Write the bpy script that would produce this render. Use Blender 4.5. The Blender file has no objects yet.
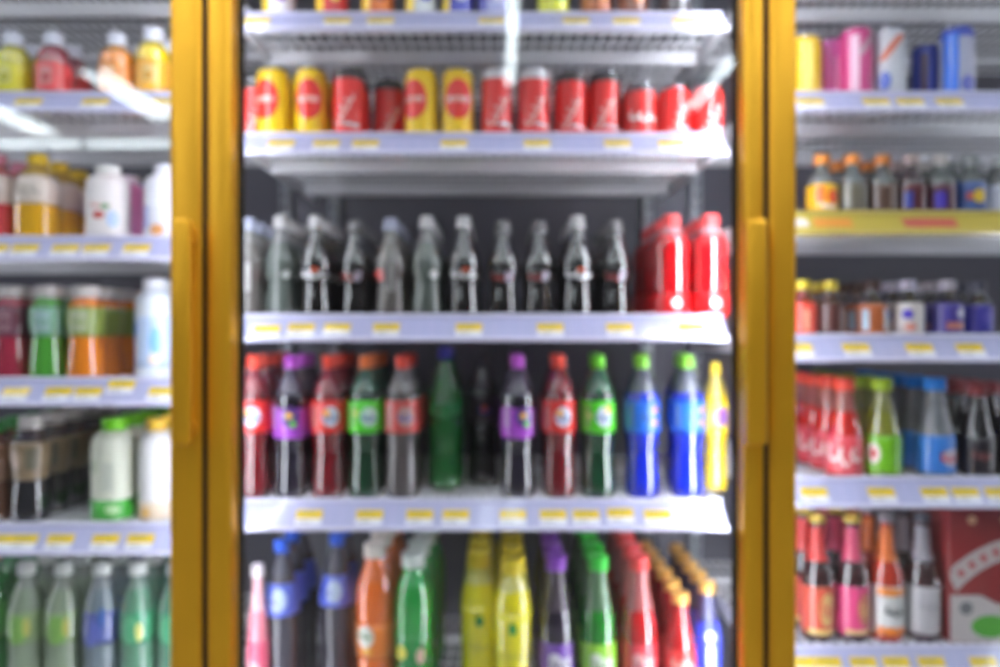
import bpy, bmesh, math, random
from mathutils import Vector
random.seed(4)
SC = bpy.context.scene
COL = SC.collection
PI = math.pi
F, CY, CZ = 800.0, -1.30, 1.25          # focal length in px, camera depth, camera height


def wx(px, y): return (px - 500) * (y - CY) / F
def wz(py, y): return CZ + (333 - py) * (y - CY) / F

# ------------------------------------------------------------------ materials
def lin(c):
    return tuple(((v / 255) / 12.92 if v / 255 <= .04045 else ((v / 255 + .055) / 1.055) ** 2.4) for v in c)

MATS = {}
def mat(c, rough=.35, metal=0., coat=0., spec=.5, name=None):
    key = (c, rough, metal, coat, spec)
    if key in MATS: return MATS[key]
    m = bpy.data.materials.new(name or 'surface'); m.use_nodes = True
    b = m.node_tree.nodes['Principled BSDF']
    b.inputs['Base Color'].default_value = (*lin(c), 1)
    b.inputs['Roughness'].default_value = rough
    b.inputs['Metallic'].default_value = metal
    b.inputs['Coat Weight'].default_value = coat
    b.inputs['Coat Roughness'].default_value = .03; b.inputs['Coat IOR'].default_value = 1.7
    b.inputs['Specular IOR Level'].default_value = spec
    MATS[key] = m
    return m

def liquid(c):      # glossy bottle wall with a coloured drink behind it
    return mat(c, .04, 0, 1., .8, 'drink')
def plastic(c): return mat(c, .38, name='plastic')
def paper(c): return mat(c, .3, 0, .4, name='printed_label')
def metal(c, r=.3): return mat(c, r, 1., name='metal')

def clear(c, fac=.5):   # see-through tinted bottle wall
    key = ('clear', c, fac)
    if key in MATS: return MATS[key]
    m = bpy.data.materials.new('clear_bottle'); m.use_nodes = True
    nt = m.node_tree; b = nt.nodes['Principled BSDF']; out = nt.nodes['Material Output']
    b.inputs['Base Color'].default_value = (*lin(c), 1); b.inputs['Roughness'].default_value = .08
    b.inputs['Coat Weight'].default_value = 1.; b.inputs['Coat IOR'].default_value = 1.7
    t = nt.nodes.new('ShaderNodeBsdfTransparent'); t.inputs[0].default_value = (*[.35 + .65 * v for v in lin(c)], 1)
    mx = nt.nodes.new('ShaderNodeMixShader'); mx.inputs[0].default_value = fac
    nt.links.new(t.outputs[0], mx.inputs[1]); nt.links.new(b.outputs[0], mx.inputs[2]); nt.links.new(mx.outputs[0], out.inputs[0])
    MATS[key] = m
    return m

def emit(c, s):
    m = bpy.data.materials.new('lamp'); m.use_nodes = True
    nt = m.node_tree; nt.nodes.remove(nt.nodes['Principled BSDF'])
    e = nt.nodes.new('ShaderNodeEmission'); e.inputs[0].default_value = (*lin(c), 1); e.inputs[1].default_value = s
    nt.links.new(e.outputs[0], nt.nodes['Material Output'].inputs[0])
    return m

def glass():
    m = bpy.data.materials.new('double_glazing'); m.use_nodes = True
    nt = m.node_tree; nt.nodes.remove(nt.nodes['Principled BSDF'])
    t = nt.nodes.new('ShaderNodeBsdfTransparent'); t.inputs[0].default_value = (.965, .975, .975, 1)
    g = nt.nodes.new('ShaderNodeBsdfGlossy'); g.inputs['Roughness'].default_value = .004; g.inputs[0].default_value = (1, 1, 1, 1)
    fr = nt.nodes.new('ShaderNodeFresnel'); fr.inputs[0].default_value = 1.5
    geo = nt.nodes.new('ShaderNodeNewGeometry')
    inv = nt.nodes.new('ShaderNodeMath'); inv.operation = 'SUBTRACT'; inv.inputs[0].default_value = 1.4
    sc = nt.nodes.new('ShaderNodeMath'); sc.operation = 'MULTIPLY'; sc.inputs[1].default_value = 1.4
    nt.links.new(geo.outputs['Backfacing'], sc.inputs[0]); nt.links.new(sc.outputs[0], inv.inputs[1])
    mu = nt.nodes.new('ShaderNodeMath'); mu.operation = 'MULTIPLY'; mu.use_clamp = True
    nt.links.new(fr.outputs[0], mu.inputs[0]); nt.links.new(inv.outputs[0], mu.inputs[1])
    mx = nt.nodes.new('ShaderNodeMixShader')
    nt.links.new(mu.outputs[0], mx.inputs[0]); nt.links.new(t.outputs[0], mx.inputs[1]); nt.links.new(g.outputs[0], mx.inputs[2])
    nt.links.new(mx.outputs[0], nt.nodes['Material Output'].inputs[0])
    return m

def brushed(c, rough):      # anodised gold aluminium with fine brushing
    m = bpy.data.materials.new('anodised_gold'); m.use_nodes = True
    nt = m.node_tree; b = nt.nodes['Principled BSDF']
    b.inputs['Base Color'].default_value = (*lin(c), 1); b.inputs['Metallic'].default_value = .6
    n = nt.nodes.new('ShaderNodeTexNoise'); n.inputs['Scale'].default_value = 60
    mp = nt.nodes.new('ShaderNodeMapping'); mp.inputs['Scale'].default_value = (8, 8, .2)
    tc = nt.nodes.new('ShaderNodeTexCoord')
    r = nt.nodes.new('ShaderNodeMapRange'); r.inputs[3].default_value = rough - .04; r.inputs[4].default_value = rough + .05
    nt.links.new(tc.outputs['Object'], mp.inputs[0]); nt.links.new(mp.outputs[0], n.inputs[0])
    nt.links.new(n.outputs[0], r.inputs[0]); nt.links.new(r.outputs[0], b.inputs['Roughness'])
    return m

# ------------------------------------------------------------------ mesh helpers
class MB:
    """collects shapes into one mesh with several materials"""
    def __init__(s): s.v = []; s.f = []; s.mi = []; s.sm = []; s.mats = []
    def m(s, mt):
        if mt not in s.mats: s.mats.append(mt)
        return s.mats.index(mt)
    def quad_grid(s, rows, mt, closed=False, smooth=True):
        b = len(s.v); k = s.m(mt); n = len(rows[0])
        for r in rows: s.v += [tuple(p) for p in r]
        for i in range(len(rows) - 1):
            for j in range(n if closed else n - 1):
                j2 = (j + 1) % n
                s.f.append((b + i * n + j, b + i * n + j2, b + (i + 1) * n + j2, b + (i + 1) * n + j)); s.mi.append(k); s.sm.append(smooth)
        return b
    def ngon(s, pts, mt):
        b = len(s.v); s.v += [tuple(p) for p in pts]; s.f.append(tuple(range(b, b + len(pts)))); s.mi.append(s.m(mt)); s.sm.append(False)
    def box(s, x0, x1, y0, y1, z0, z1, mt, bev=0., seg=2):
        bm = bmesh.new(); bmesh.ops.create_cube(bm, size=1)
        for v in bm.verts:
            v.co = Vector((x0 + (v.co.x + .5) * (x1 - x0), y0 + (v.co.y + .5) * (y1 - y0), z0 + (v.co.z + .5) * (z1 - z0)))
        if bev: bmesh.ops.bevel(bm, geom=bm.edges[:], offset=bev, segments=seg, profile=.5, affect='EDGES')
        s.add(bm, mt, bool(bev)); bm.free()
    def add(s, bm, mt, smooth=False):
        b = len(s.v); k = s.m(mt); bm.verts.index_update()
        s.v += [tuple(v.co) for v in bm.verts]
        for f in bm.faces: s.f.append(tuple(b + v.index for v in f.verts)); s.mi.append(k); s.sm.append(smooth)
    def tube(s, a, c, r, mt, n=8):
        a, c = Vector(a), Vector(c); d = (c - a).normalized()
        u = d.orthogonal().normalized(); w = d.cross(u)
        ring = lambda p: [p + r * (math.cos(2 * PI * i / n) * u + math.sin(2 * PI * i / n) * w) for i in range(n)]
        s.quad_grid([ring(a), ring(c)], mt, True); s.ngon(ring(a)[::-1], mt); s.ngon(ring(c), mt)
    def build(s, name, parent=None):
        me = bpy.data.meshes.new(name); me.from_pydata(s.v, [], s.f)
        for mt in s.mats: me.materials.append(mt)
        for i, p in enumerate(me.polygons): p.material_index = s.mi[i]; p.use_smooth = s.sm[i]
        me.update()
        o = bpy.data.objects.new(name, me); COL.objects.link(o)
        if parent: o.parent = parent
        return o

def empty(name, loc, label=None, cat=None, group=None):
    o = bpy.data.objects.new(name, None); COL.objects.link(o); o.location = loc; o.empty_display_size = .02
    if label: o['label'] = label
    if cat: o['category'] = cat
    if group: o['group'] = group
    return o

def dup(o, parent=None):
    c = o.copy(); COL.objects.link(c)
    if parent: c.parent = parent
    for ch in KIDS.get(o.name, []): dup(ch, c)
    return c
KIDS = {}
def reg(o):
    KIDS[o.name] = [c for c in COL.objects if c.parent == o]
    for c in KIDS[o.name]: reg(c)

# ------------------------------------------------------------------ solids of revolution with prints
class Rev:
    """outline of a bottle: (r/R, z/H) points; sq > 2 gives a rounded square section"""
    def __init__(s, prof, R, H, sq=2.):
        s.R, s.H, s.sq = R, H, sq
        s.p = s.smooth([(r * R, z * H) for r, z in prof])
    def smooth(s, p):
        out = []
        for i in range(len(p) - 1):
            p0 = p[max(i - 1, 0)]; p1 = p[i]; p2 = p[i + 1]; p3 = p[min(i + 2, len(p) - 1)]
            k = 1 if (p2[1] - p1[1]) < .02 * s.H else 3
            for j in range(k):
                t = j / k
                q = [.5 * (2 * p1[c] + (p2[c] - p0[c]) * t + (2 * p0[c] - 5 * p1[c] + 4 * p2[c] - p3[c]) * t * t + (3 * p1[c] - p0[c] - 3 * p2[c] + p3[c]) * t ** 3) for c in (0, 1)]
                out.append((max(q[0], 0), q[1]))
        return out + [p[-1]]
    def r(s, z):
        for a, b in zip(s.p, s.p[1:]):
            if b[1] > a[1] and a[1] <= z <= b[1]: return a[0] + (b[0] - a[0]) * (z - a[1]) / (b[1] - a[1])
        return s.p[-1][0]
    def dir(s, a, r):
        x, y = math.sin(a), -math.cos(a)
        if s.sq > 2:
            full = r / max(s.R, 1e-6)
            e = 2 + (s.sq - 2) * min(1, max(0, (full - .5) * 2.5))
            k = (abs(x) ** e + abs(y) ** e) ** (-1 / e)
            x, y = x * k, y * k
        return x, y
    def pt(s, a, z, off=0., r=None):
        r = s.r(z) if r is None else r
        x, y = s.dir(a, r)
        return ((r + off) * x, (r + off) * y, z)
    def ring(s, r, z, n): return [(*[q * r for q in s.dir(2 * PI * i / n, r)], z) for i in range(n)]
    def body(s, mb, mt, upper=None, fill=None, n=22):
        pts = s.p
        if fill:
            f = fill * s.H
            pts = sorted(set([q for q in pts if q[1] > 0 or True] ), key=lambda q: pts.index(q))
            lo = [q for q in pts if q[1] <= f] + [(s.r(f), f)]; hi = [(s.r(f), f)] + [q for q in pts if q[1] > f]
            mb.quad_grid([s.ring(r, z, n) for r, z in lo], mt, True); mb.quad_grid([s.ring(r, z, n) for r, z in hi], upper, True)
        else: mb.quad_grid([s.ring(r, z, n) for r, z in pts], mt, True)
        mb.ngon(s.ring(*pts[0], n)[::-1], mt)
        mb.ngon(s.ring(*pts[-1], n), upper or mt)
    def sleeve(s, mb, z0, z1, mt, off=.0006, n=22):
        zs = [z0 * s.H] + [q[1] for q in s.p if z0 * s.H + .002 < q[1] < z1 * s.H - .002] + [z1 * s.H]
        rows = [[s.pt(2 * PI * i / n, z, off) for i in range(n)] for z in zs]
        inn = lambda z: [s.pt(2 * PI * i / n, z, -.0003) for i in range(n)]
        mb.quad_grid([inn(zs[0])] + rows + [inn(zs[-1])], mt, True)
    def print(s, mb, kind, mt, a=0., z=.5, w=.02, h=.02, off=.0011, th=.0028, loops=3, rot=0.):
        """a printed shape; a = turn from the front, z = height share, w/h = metres"""
        zc = z * s.H; rr = max(s.r(zc), .004)
        P = lambda u, v: s.pt(a + u / rr, zc + v, off)
        if kind == 'rect':
            mb.quad_grid([[P(-w / 2 + w * i / 6, -h / 2 + h * j / 3) for i in range(7)] for j in range(4)], mt)
        elif kind == 'disc':
            n = 18
            mb.quad_grid([[P(q * w / 2 * math.cos(2 * PI * i / n), q * h / 2 * math.sin(2 * PI * i / n)) for i in range(n)] for q in (1, .66, .33, .02)], mt, True)
        elif kind == 'slash':       # slanted band
            mb.quad_grid([[P(-w / 2 + w * i / 6 + (j / 3 - .5) * h * .8, -h / 2 + h * j / 3) for i in range(7)] for j in range(4)], mt)
        elif kind == 'script':      # handwriting-like ribbon
            n = loops * 16; cs, sn = math.cos(rot), math.sin(rot); top, bot = [], []
            for i in range(n + 1):
                t = i / n
                amp = h / 2 * (1 if t < .14 or .55 < t < .66 else .55)
                u = -w / 2 + w * t + .34 * w / loops * math.cos(2 * PI * loops * t)
                v = amp * math.sin(2 * PI * loops * t)
                for arr, d in ((bot, -th / 2), (top, th / 2)):
                    uu, vv = u + d * .5, v + d
                    arr.append(P(uu * cs - vv * sn, uu * sn + vv * cs))
            mb.quad_grid([bot, top], mt)
        elif kind == 'wave':        # waved sash around the front
            n = 12
            lo = [P(-w / 2 + w * i / n, -h / 2 + .25 * h * math.sin(2 * PI * i / n)) for i in range(n + 1)]
            hi = [P(-w / 2 + w * i / n, h / 2 + .25 * h * math.sin(2 * PI * i / n)) for i in range(n + 1)]
            mb.quad_grid([lo, hi], mt)

def cap_mesh(mb, R, z0, z1, mt, n=20, crown=False):
    h = z1 - z0
    if crown:
        p = [(R * 1.12, z0), (R * 1.12, z0 + .25 * h), (R, z0 + .55 * h), (R * .92, z0 + .9 * h), (R * .75, z1)]
    else:
        p = [(R * 1.02, z0), (R * 1.02, z0 + .16 * h), (R * .97, z0 + .2 * h), (R, z0 + .26 * h), (R, z0 + .86 * h), (R * .93, z0 + .97 * h), (R * .8, z1)]
    ring = lambda r, z: [(r * math.cos(2 * PI * i / n), r * math.sin(2 * PI * i / n), z) for i in range(n)]
    mb.quad_grid([ring(*q) for q in p], mt, True); mb.ngon(ring(*p[-1]), mt); mb.ngon(ring(*p[0])[::-1], mt)

RAD = {}
def bottle(kind, prof, R, H, body, upper=None, fill=None, cap=None, capr=.42, capz=.905, crown=False, label=None, lmat=None, prints=(), neck=None, sq=2., name='soda_bottle', bprints=()):
    root = empty(name, (0, 0, 0))
    rv = Rev(prof, R, H, sq)
    mb = MB(); rv.body(mb, body, upper, fill)
    for q in bprints: rv.print(mb, **q)
    mb.build('body', root)
    if label:
        mb = MB(); rv.sleeve(mb, label[0], label[1], lmat)
        for q in prints: rv.print(mb, **q)
        mb.build('label', root)
    if neck:
        mb = MB(); rv.sleeve(mb, neck[0], neck[1], neck[2]); mb.build('neck_label', root)
    mb = MB(); cap_mesh(mb, R * capr, capz * H, H, cap, crown=crown); mb.build('cap', root)
    RAD[kind] = R
    return root

def can(kind, R, H, body, prints=(), top=None, bands=()):
    root = empty('beverage_can', (0, 0, 0))
    rv = Rev([(.78, 0), (.84, .012), (1, .045), (1, .09), (1, .3), (1, .6), (1, .88), (1, .93), (.87, .985), (.87, 1)], R, H)
    mb = MB(); rv.body(mb, body, top or body, .86 if top else None)
    for z0, z1, mt in bands: rv.sleeve(mb, z0, z1, mt, .0004)
    for q in prints: rv.print(mb, **q)
    mb.build('body', root)
    al = metal((205, 207, 212), .25); mb = MB()
    n = 20; ring = lambda r, z: [(r * math.cos(2 * PI * i / n), r * math.sin(2 * PI * i / n), z) for i in range(n)]
    mb.quad_grid([ring(.86 * R, H), ring(.89 * R, H + .0012), ring(.85 * R, H + .0024), ring(.8 * R, H + .001), ring(.78 * R, H + .0002)], al, True)
    mb.ngon(ring(.78 * R, H + .0002), al)
    lid = mb.build('lid', root)
    mb = MB(); mb.box(-.007, .007, -.012, .008, H + .0006, H + .0018, al, .0004, 1); mb.build('pull_tab', lid)
    RAD[kind] = R
    return root

# outlines
PET = [(.74, 0), (.9, .012), (.96, .05), (.95, .12), (.87, .25), (.84, .33), (.93, .42), (1, .46), (1, .58), (.99, .68), (.9, .74), (.68, .82), (.46, .875), (.38, .895), (.38, .91)]
SODA = [(.74, 0), (.92, .015), (1, .05), (1, .15), (.95, .25), (1, .36), (1, .56), (.95, .64), (.72, .76), (.46, .86), (.4, .89), (.4, .91)]
CONTOUR = [(.8, 0), (.9, .012), (.93, .06), (.92, .16), (.83, .3), (.86, .38), (1, .48), (1, .54), (.86, .64), (.58, .76), (.44, .84), (.4, .91), (.4, .935)]
LONGN = [(.82, 0), (.96, .012), (1, .05), (1, .2), (1, .4), (.98, .53), (.9, .61), (.74, .69), (.6, .77), (.52, .85), (.48, .93)]
LEMON = [(.8, 0), (.95, .012), (1, .05), (.97, .2), (.95, .32), (1, .48), (1, .66), (.94, .74), (.78, .81), (.6, .86), (.55, .89), (.55, .92)]
TALLM = [(.86, 0), (.98, .012), (1, .05), (.98, .3), (1, .5), (1, .7), (.95, .79), (.78, .85), (.58, .88), (.56, .9)]
JUICE = [(.8, 0), (.95, .02), (1, .07), (.99, .2), (1, .4), (1, .56), (.9, .68), (.7, .76), (.56, .8), (.56, .84)]
BLOCK = [(.86, 0), (.98, .015), (1, .06), (1, .3), (1, .55), (.95, .66), (.75, .78), (.5, .86), (.42, .88), (.42, .9)]
WAIST = [(.84, 0), (.97, .015), (1, .06), (.97, .2), (.86, .42), (.92, .52), (1, .6), (1, .72), (.9, .8), (.72, .84), (.7, .88)]
MILK = [(.85, 0), (.96, .012), (1, .06), (1, .3), (1, .5), (.9, .64), (.72, .76), (.56, .84), (.54, .88)]
TONIC = [(.84, 0), (.97, .015), (1, .06), (1, .3), (1, .5), (.92, .6), (.62, .7), (.46, .76), (.44, .85)]
CONE = [(.84, 0), (.97, .012), (1, .06), (.98, .2), (1, .32), (.95, .42), (.75, .58), (.55, .74), (.44, .85), (.42, .9)]
BEER = [(.86, 0), (.98, .012), (1, .05), (1, .25), (1, .46), (.94, .53), (.7, .62), (.48, .7), (.42, .8), (.38, .9), (.38, .94)]

W_ = paper((240, 240, 240)); RED = paper((225, 38, 34)); YEL = paper((244, 206, 30)); DARK = liquid((24, 18, 22))
SIL = metal((190, 190, 195), .3); GREYC = mat((196, 194, 194), .3, .3)
D = dict
KIND = {}
def K(key, fn): KIND[key] = [fn, None]

# cans
def yellow_can(turn):
    P = [D(kind='disc', mt=paper((226, 44, 34)), a=turn, z=.56, w=.052, h=.072), D(kind='rect', mt=paper((236, 206, 196)), a=turn, z=.56, w=.036, h=.009, off=.0016),
         D(kind='script', mt=paper((226, 44, 34)), a=turn, z=.56, w=.026, h=.005, off=.002, th=.0018)]
    return can('x', .0287, .1255, paper((246, 204, 6)), P)
K('yellow_can', lambda: yellow_can(-.35)); K('yellow_can_turned', lambda: yellow_can(.12))
def red_can(top, turn=.1, H=.1255, R=.0287):
    P = [D(kind='script', mt=paper((238, 196, 190)), a=turn, z=.40, w=.06, h=.018, rot=1.1, th=.004, loops=4), D(kind='wave', mt=paper((200, 202, 206)), a=turn + .5, z=.2, w=.03, h=.006)]
    return can('x', R, H, paper((226, 34, 32)), P, top)
K('red_silver_can', lambda: red_can(paper((222, 222, 224)))); K('red_dark_can', lambda: red_can(paper((52, 46, 48)), -.1))
K('red_can', lambda: red_can(None, .2, .092)); K('dim_red_can', lambda: red_can(paper((60, 56, 58)), .2, .1255))
K('short_silver_can', lambda: can('x', .0285, .1, paper((214, 46, 44)), [D(kind='script', mt=W_, z=.4, w=.05, h=.016, th=.005)], paper((92, 92, 98))))
def top_can(c, c2, c3):
    return can('x', .0285, .115, paper(c), [D(kind='rect', mt=paper(c2), a=-.75, z=.4, w=.02, h=.08), D(kind='disc', mt=paper(c3), a=.3, z=.5, w=.03, h=.05)])
for nm, cs in D(white_yellow=((236, 232, 240), (245, 210, 40), (150, 90, 190)), red_yellow=((214, 40, 40), (248, 200, 40), (250, 190, 60)), orange=((236, 120, 30), (250, 206, 50), (190, 60, 30)),
                white_blue=((226, 230, 236), (246, 214, 50), (60, 80, 210)), blue=((60, 66, 190), (245, 210, 50), (200, 200, 240)), lavender=((170, 172, 226), (90, 90, 200), (230, 230, 250)),
                lime=((214, 214, 30), (240, 240, 80), (120, 160, 40)), amber=((170, 92, 50), (206, 120, 70), (240, 150, 80)), brown=((120, 66, 46), (150, 86, 60), (236, 140, 70)), black=((54, 48, 52), (80, 70, 72), (150, 150, 160))).items():
    K('top_' + nm, lambda cs=cs: top_can(*cs))
K('gold_can', lambda: can('x', .027, .112, paper((244, 196, 20)), [D(kind='rect', mt=paper((250, 226, 120)), a=-.2, z=.5, w=.012, h=.09)]))
K('pink_can', lambda: can('x', .0285, .127, paper((214, 74, 138)), [D(kind='rect', mt=paper((244, 196, 220)), a=-.5, z=.5, w=.014, h=.1), D(kind='slash', mt=paper((196, 150, 170)), a=.2, z=.75, w=.016, h=.04)]))
K('slim_pink_can', lambda: can('x', .0235, .122, paper((232, 120, 196)), [D(kind='rect', mt=paper((246, 190, 226)), a=.3, z=.4, w=.01, h=.08)]))
K('silver_can', lambda: can('x', .0285, .126, paper((202, 204, 212)), [D(kind='slash', mt=paper((214, 120, 96)), a=-.3, z=.72, w=.016, h=.045), D(kind='disc', mt=paper((70, 96, 190)), a=-.7, z=.25, w=.02, h=.035)]))
K('blue_silver_can', lambda: can('x', .0285, .129, paper((178, 178, 200)), [D(kind='rect', mt=paper((30, 110, 226)), a=-.85, z=.5, w=.026, h=.104), D(kind='disc', mt=paper((96, 104, 190)), a=.2, z=.2, w=.028, h=.03)], paper((66, 84, 190))))
K('slim_blue_can', lambda: can('x', .023, .112, paper((40, 62, 172)), [D(kind='rect', mt=paper((70, 40, 90)), a=-.6, z=.5, w=.014, h=.08)]))
K('dark_can', lambda: can('x', .0235, .096, paper((76, 66, 70)), [D(kind='rect', mt=paper((190, 92, 70)), a=.4, z=.4, w=.016, h=.05)]))

# middle door glass bottles
def contour(key, body, upper, cap, lmat, pr, H=.184):
    K(key, lambda: bottle(key, CONTOUR, .0292, H, body, upper, .74 if upper else None, cap, .46, .875, True, (.36, .475), lmat, pr, name='glass_soda_bottle'))
smk = liquid((16, 11, 13))
wl = [D(kind='script', mt=paper((226, 224, 226)), z=.42, w=.05, h=.012, th=.005), D(kind='disc', mt=paper((206, 90, 60)), a=.15, z=.46, w=.014, h=.008)]
contour('cola_white', smk, liquid((26, 21, 23)), GREYC, liquid((16, 11, 13)), wl)
contour('cola_dark', smk, None, mat((128, 126, 128), .35, .3), liquid((16, 11, 13)), [D(kind='rect', mt=paper((196, 184, 204)), a=.35, z=.42, w=.012, h=.016), D(kind='script', mt=paper((150, 60, 60)), a=-.2, z=.42, w=.036, h=.012, th=.005)], .178)
contour('grey_glass', clear((96, 104, 98), .78), clear((150, 150, 150), .6), GREYC, clear((90, 100, 92), .8), [D(kind='disc', mt=paper((190, 192, 190)), a=.6, z=.42, w=.016, h=.014)])
contour('grey_red', clear((104, 98, 94), .8), clear((140, 138, 134), .65), mat((160, 164, 184), .35, .3), clear((104, 92, 90), .8), [D(kind='rect', mt=paper((206, 66, 60)), a=-.7, z=.42, w=.018, h=.018), D(kind='rect', mt=paper((150, 146, 144)), a=.2, z=.4, w=.01, h=.05)], .18)
K('red_pet', lambda: bottle('red_pet', [(.8, 0), (.94, .012), (1, .05), (1, .2), (.97, .28), (1, .4), (.96, .55), (1, .68), (.92, .76), (.6, .84), (.46, .88), (.46, .9)], .0335, .186, liquid((196, 14, 24)), clear((226, 170, 176), .75), .8, plastic((232, 84, 84)), .5, .885, False, (.04, .24), paper((222, 28, 34)),
      [D(kind='disc', mt=W_, a=0, z=.14, w=.018, h=.018), D(kind='disc', mt=paper((150, 150, 170)), a=.05, z=.14, w=.009, h=.009, off=.0018)]))

# middle door coloured sodas
def soda(key, body, up, cap, lc, badge, spots=(), H=.255, R=.0312, z=(.46, .685)):
    pr = [D(kind='disc', mt=badge, a=.25, z=.575, w=.03, h=.036), D(kind='script', mt=paper((60, 84, 160)), a=.25, z=.57, w=.024, h=.012, th=.004, off=.0018), D(kind='rect', mt=paper(tuple(int(v * .55 + 80) for v in lc)), a=-.75, z=.575, w=.014, h=.04)]
    pr += [D(kind='disc', mt=paper(c), a=a, z=zz, w=.012, h=.012, off=.002) for c, a, zz in spots]
    K(key, lambda: bottle(key, PET, R, H, body, up, .74, plastic(cap), .40, .905, False, z, paper(lc), pr))
soda('red_soda', liquid((110, 10, 24)), clear((150, 50, 60), .8), (244, 78, 56), (230, 42, 36), paper((226, 230, 246)), [((250, 180, 60), .05, .6)])
soda('grape_soda', liquid((30, 24, 40)), clear((96, 84, 104), .75), (196, 84, 206), (172, 74, 200), paper((90, 50, 120)), z=(.42, .63), spots=[((240, 180, 70), .2, .58), ((110, 200, 80), .4, .52)])
soda('green_soda', liquid((10, 62, 34)), clear((70, 120, 90), .75), (116, 214, 44), (84, 214, 30), paper((220, 236, 240)), [((246, 200, 70), .45, .62), ((200, 210, 130), -.6, .58)])
soda('green_orange_cap', liquid((8, 56, 32)), clear((70, 110, 90), .75), (226, 112, 48), (84, 214, 36), paper((200, 226, 210)), [((200, 220, 90), -.5, .6)])
soda('blue_soda', liquid((14, 42, 196)), clear((110, 116, 130), .7), (140, 214, 66), (36, 108, 220), paper((70, 130, 226)), [((224, 150, 110), .7, .62), ((224, 150, 110), .7, .53)])
soda('cola_grey', clear((92, 84, 84), .86), clear((150, 146, 146), .6), (226, 70, 52), (196, 72, 64), paper((186, 150, 146)))
soda('black_cola', liquid((16, 13, 18)), clear((60, 56, 60), .8), (70, 62, 68), (40, 32, 38), paper((60, 40, 44)), [((190, 80, 60), .2, .58)])
soda('yellow_pet', liquid((206, 178, 20)), clear((190, 170, 70), .8), (220, 190, 50), (216, 196, 30), paper((150, 90, 170)), H=.24, R=.0235)
K('big_green', lambda: bottle('big_green', SODA, .034, .268, liquid((24, 116, 46)), None, None, plastic((66, 66, 170)), .4, .915, False, (.5, .62), liquid((20, 128, 56)), [D(kind='script', mt=paper((60, 160, 90)), z=.56, w=.05, h=.02, th=.005)]))

# middle door lowest shelf
K('blue_water', lambda: bottle('blue_water', SODA, .0335, .303, clear((92, 88, 100), .7), clear((110, 110, 124), .6), .8, plastic((48, 104, 230)), .42, .93, False, (.565, .75), paper((104, 124, 236)), [D(kind='disc', mt=paper((200, 220, 246)), a=.05, z=.66, w=.03, h=.04), D(kind='script', mt=paper((60, 70, 200)), a=-.5, z=.66, w=.03, h=.02, th=.005)], name='water_bottle'))
K('orange_soda', lambda: bottle('orange_soda', LEMON, .0338, .304, liquid((240, 112, 26)), None, None, plastic((236, 226, 214)), .6, .915, False, (.34, .54), paper((240, 130, 40)), [D(kind='disc', mt=paper((240, 238, 226)), a=-.4, z=.47, w=.034, h=.04), D(kind='script', mt=paper((60, 130, 60)), a=-.4, z=.48, w=.024, h=.012, th=.004, off=.0018), D(kind='disc', mt=paper((250, 180, 60)), a=-.3, z=.385, w=.02, h=.014)]))
K('green_pop', lambda: bottle('green_pop', LEMON, .0338, .286, liquid((22, 158, 62)), liquid((40, 176, 84)), .8, plastic((226, 236, 228)), .62, .91, False, (.32, .5), liquid((20, 150, 60)), [D(kind='disc', mt=paper((226, 216, 60)), a=-.6, z=.4, w=.022, h=.026), D(kind='disc', mt=paper((226, 190, 170)), a=.5, z=.38, w=.016, h=.03)]))
K('lemon_soda', lambda: bottle('lemon_soda', LEMON, .0335, .276, liquid((248, 232, 4)), clear((244, 236, 130), .85), .8, plastic((240, 212, 40)), .66, .9, False, (.2, .66), liquid((250, 236, 4)), [D(kind='disc', mt=paper((30, 150, 60)), a=.0, z=.57, w=.015, h=.022), D(kind='script', mt=paper((200, 190, 0)), z=.4, w=.036, h=.016, th=.004)]))
def longneck(key, body, up, cap, lc, lc2):
    K(key, lambda: bottle(key, LONGN, .0322, .282, body, up, .66, plastic(cap), .57, .905, False, (.2, .46), paper(lc), [D(kind='wave', mt=paper(lc2), a=.1, z=.34, w=.04, h=.026), D(kind='script', mt=paper(tuple(int(v * .6) for v in lc)), a=.1, z=.34, w=.034, h=.014, th=.003, off=.0018)]))
longneck('purple_long', liquid((34, 22, 44)), clear((92, 80, 92), .75), (140, 70, 190), (120, 74, 170), (226, 222, 230))
longneck('green_long', liquid((24, 130, 34)), clear((110, 150, 110), .75), (56, 206, 62), (150, 214, 50), (226, 238, 220))
longneck('red_long', liquid((186, 18, 26)), clear((196, 110, 110), .8), (236, 76, 74), (226, 60, 72), (244, 180, 180))
longneck('gold_cap_red', liquid((150, 22, 24)), clear((180, 70, 66), .85), (222, 172, 84), (206, 44, 44), (226, 160, 150))
K('gold_cap_red', lambda: bottle('gold_cap_red', LONGN, .0285, .216, liquid((158, 18, 22)), liquid((176, 36, 38)), .66, mat((228, 172, 86), .3, .25), .56, .91, False, (.3, .55), paper((206, 50, 46)), [D(kind='script', mt=paper((240, 190, 180)), z=.44, w=.04, h=.02, th=.005)]))
K('gold_cap_blue', lambda: bottle('gold_cap_blue', LONGN, .026, .224, liquid((40, 40, 120)), clear((90, 90, 130), .85), .7, mat((230, 178, 92), .3, .25), .6, .91, False, (.3, .68), paper((60, 74, 214)), [D(kind='disc', mt=paper((226, 230, 250)), z=.58, w=.02, h=.02), D(kind='rect', mt=paper((210, 220, 250)), z=.4, w=.014, h=.05)]))
K('pink_slim', lambda: bottle('pink_slim', LONGN, .0185, .27, liquid((226, 120, 140)), liquid((230, 170, 180)), .7, plastic((226, 214, 220)), .6, .92, False, (.2, .5), paper((222, 90, 120)), [D(kind='script', mt=W_, z=.35, w=.018, h=.02, th=.003)]))

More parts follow.
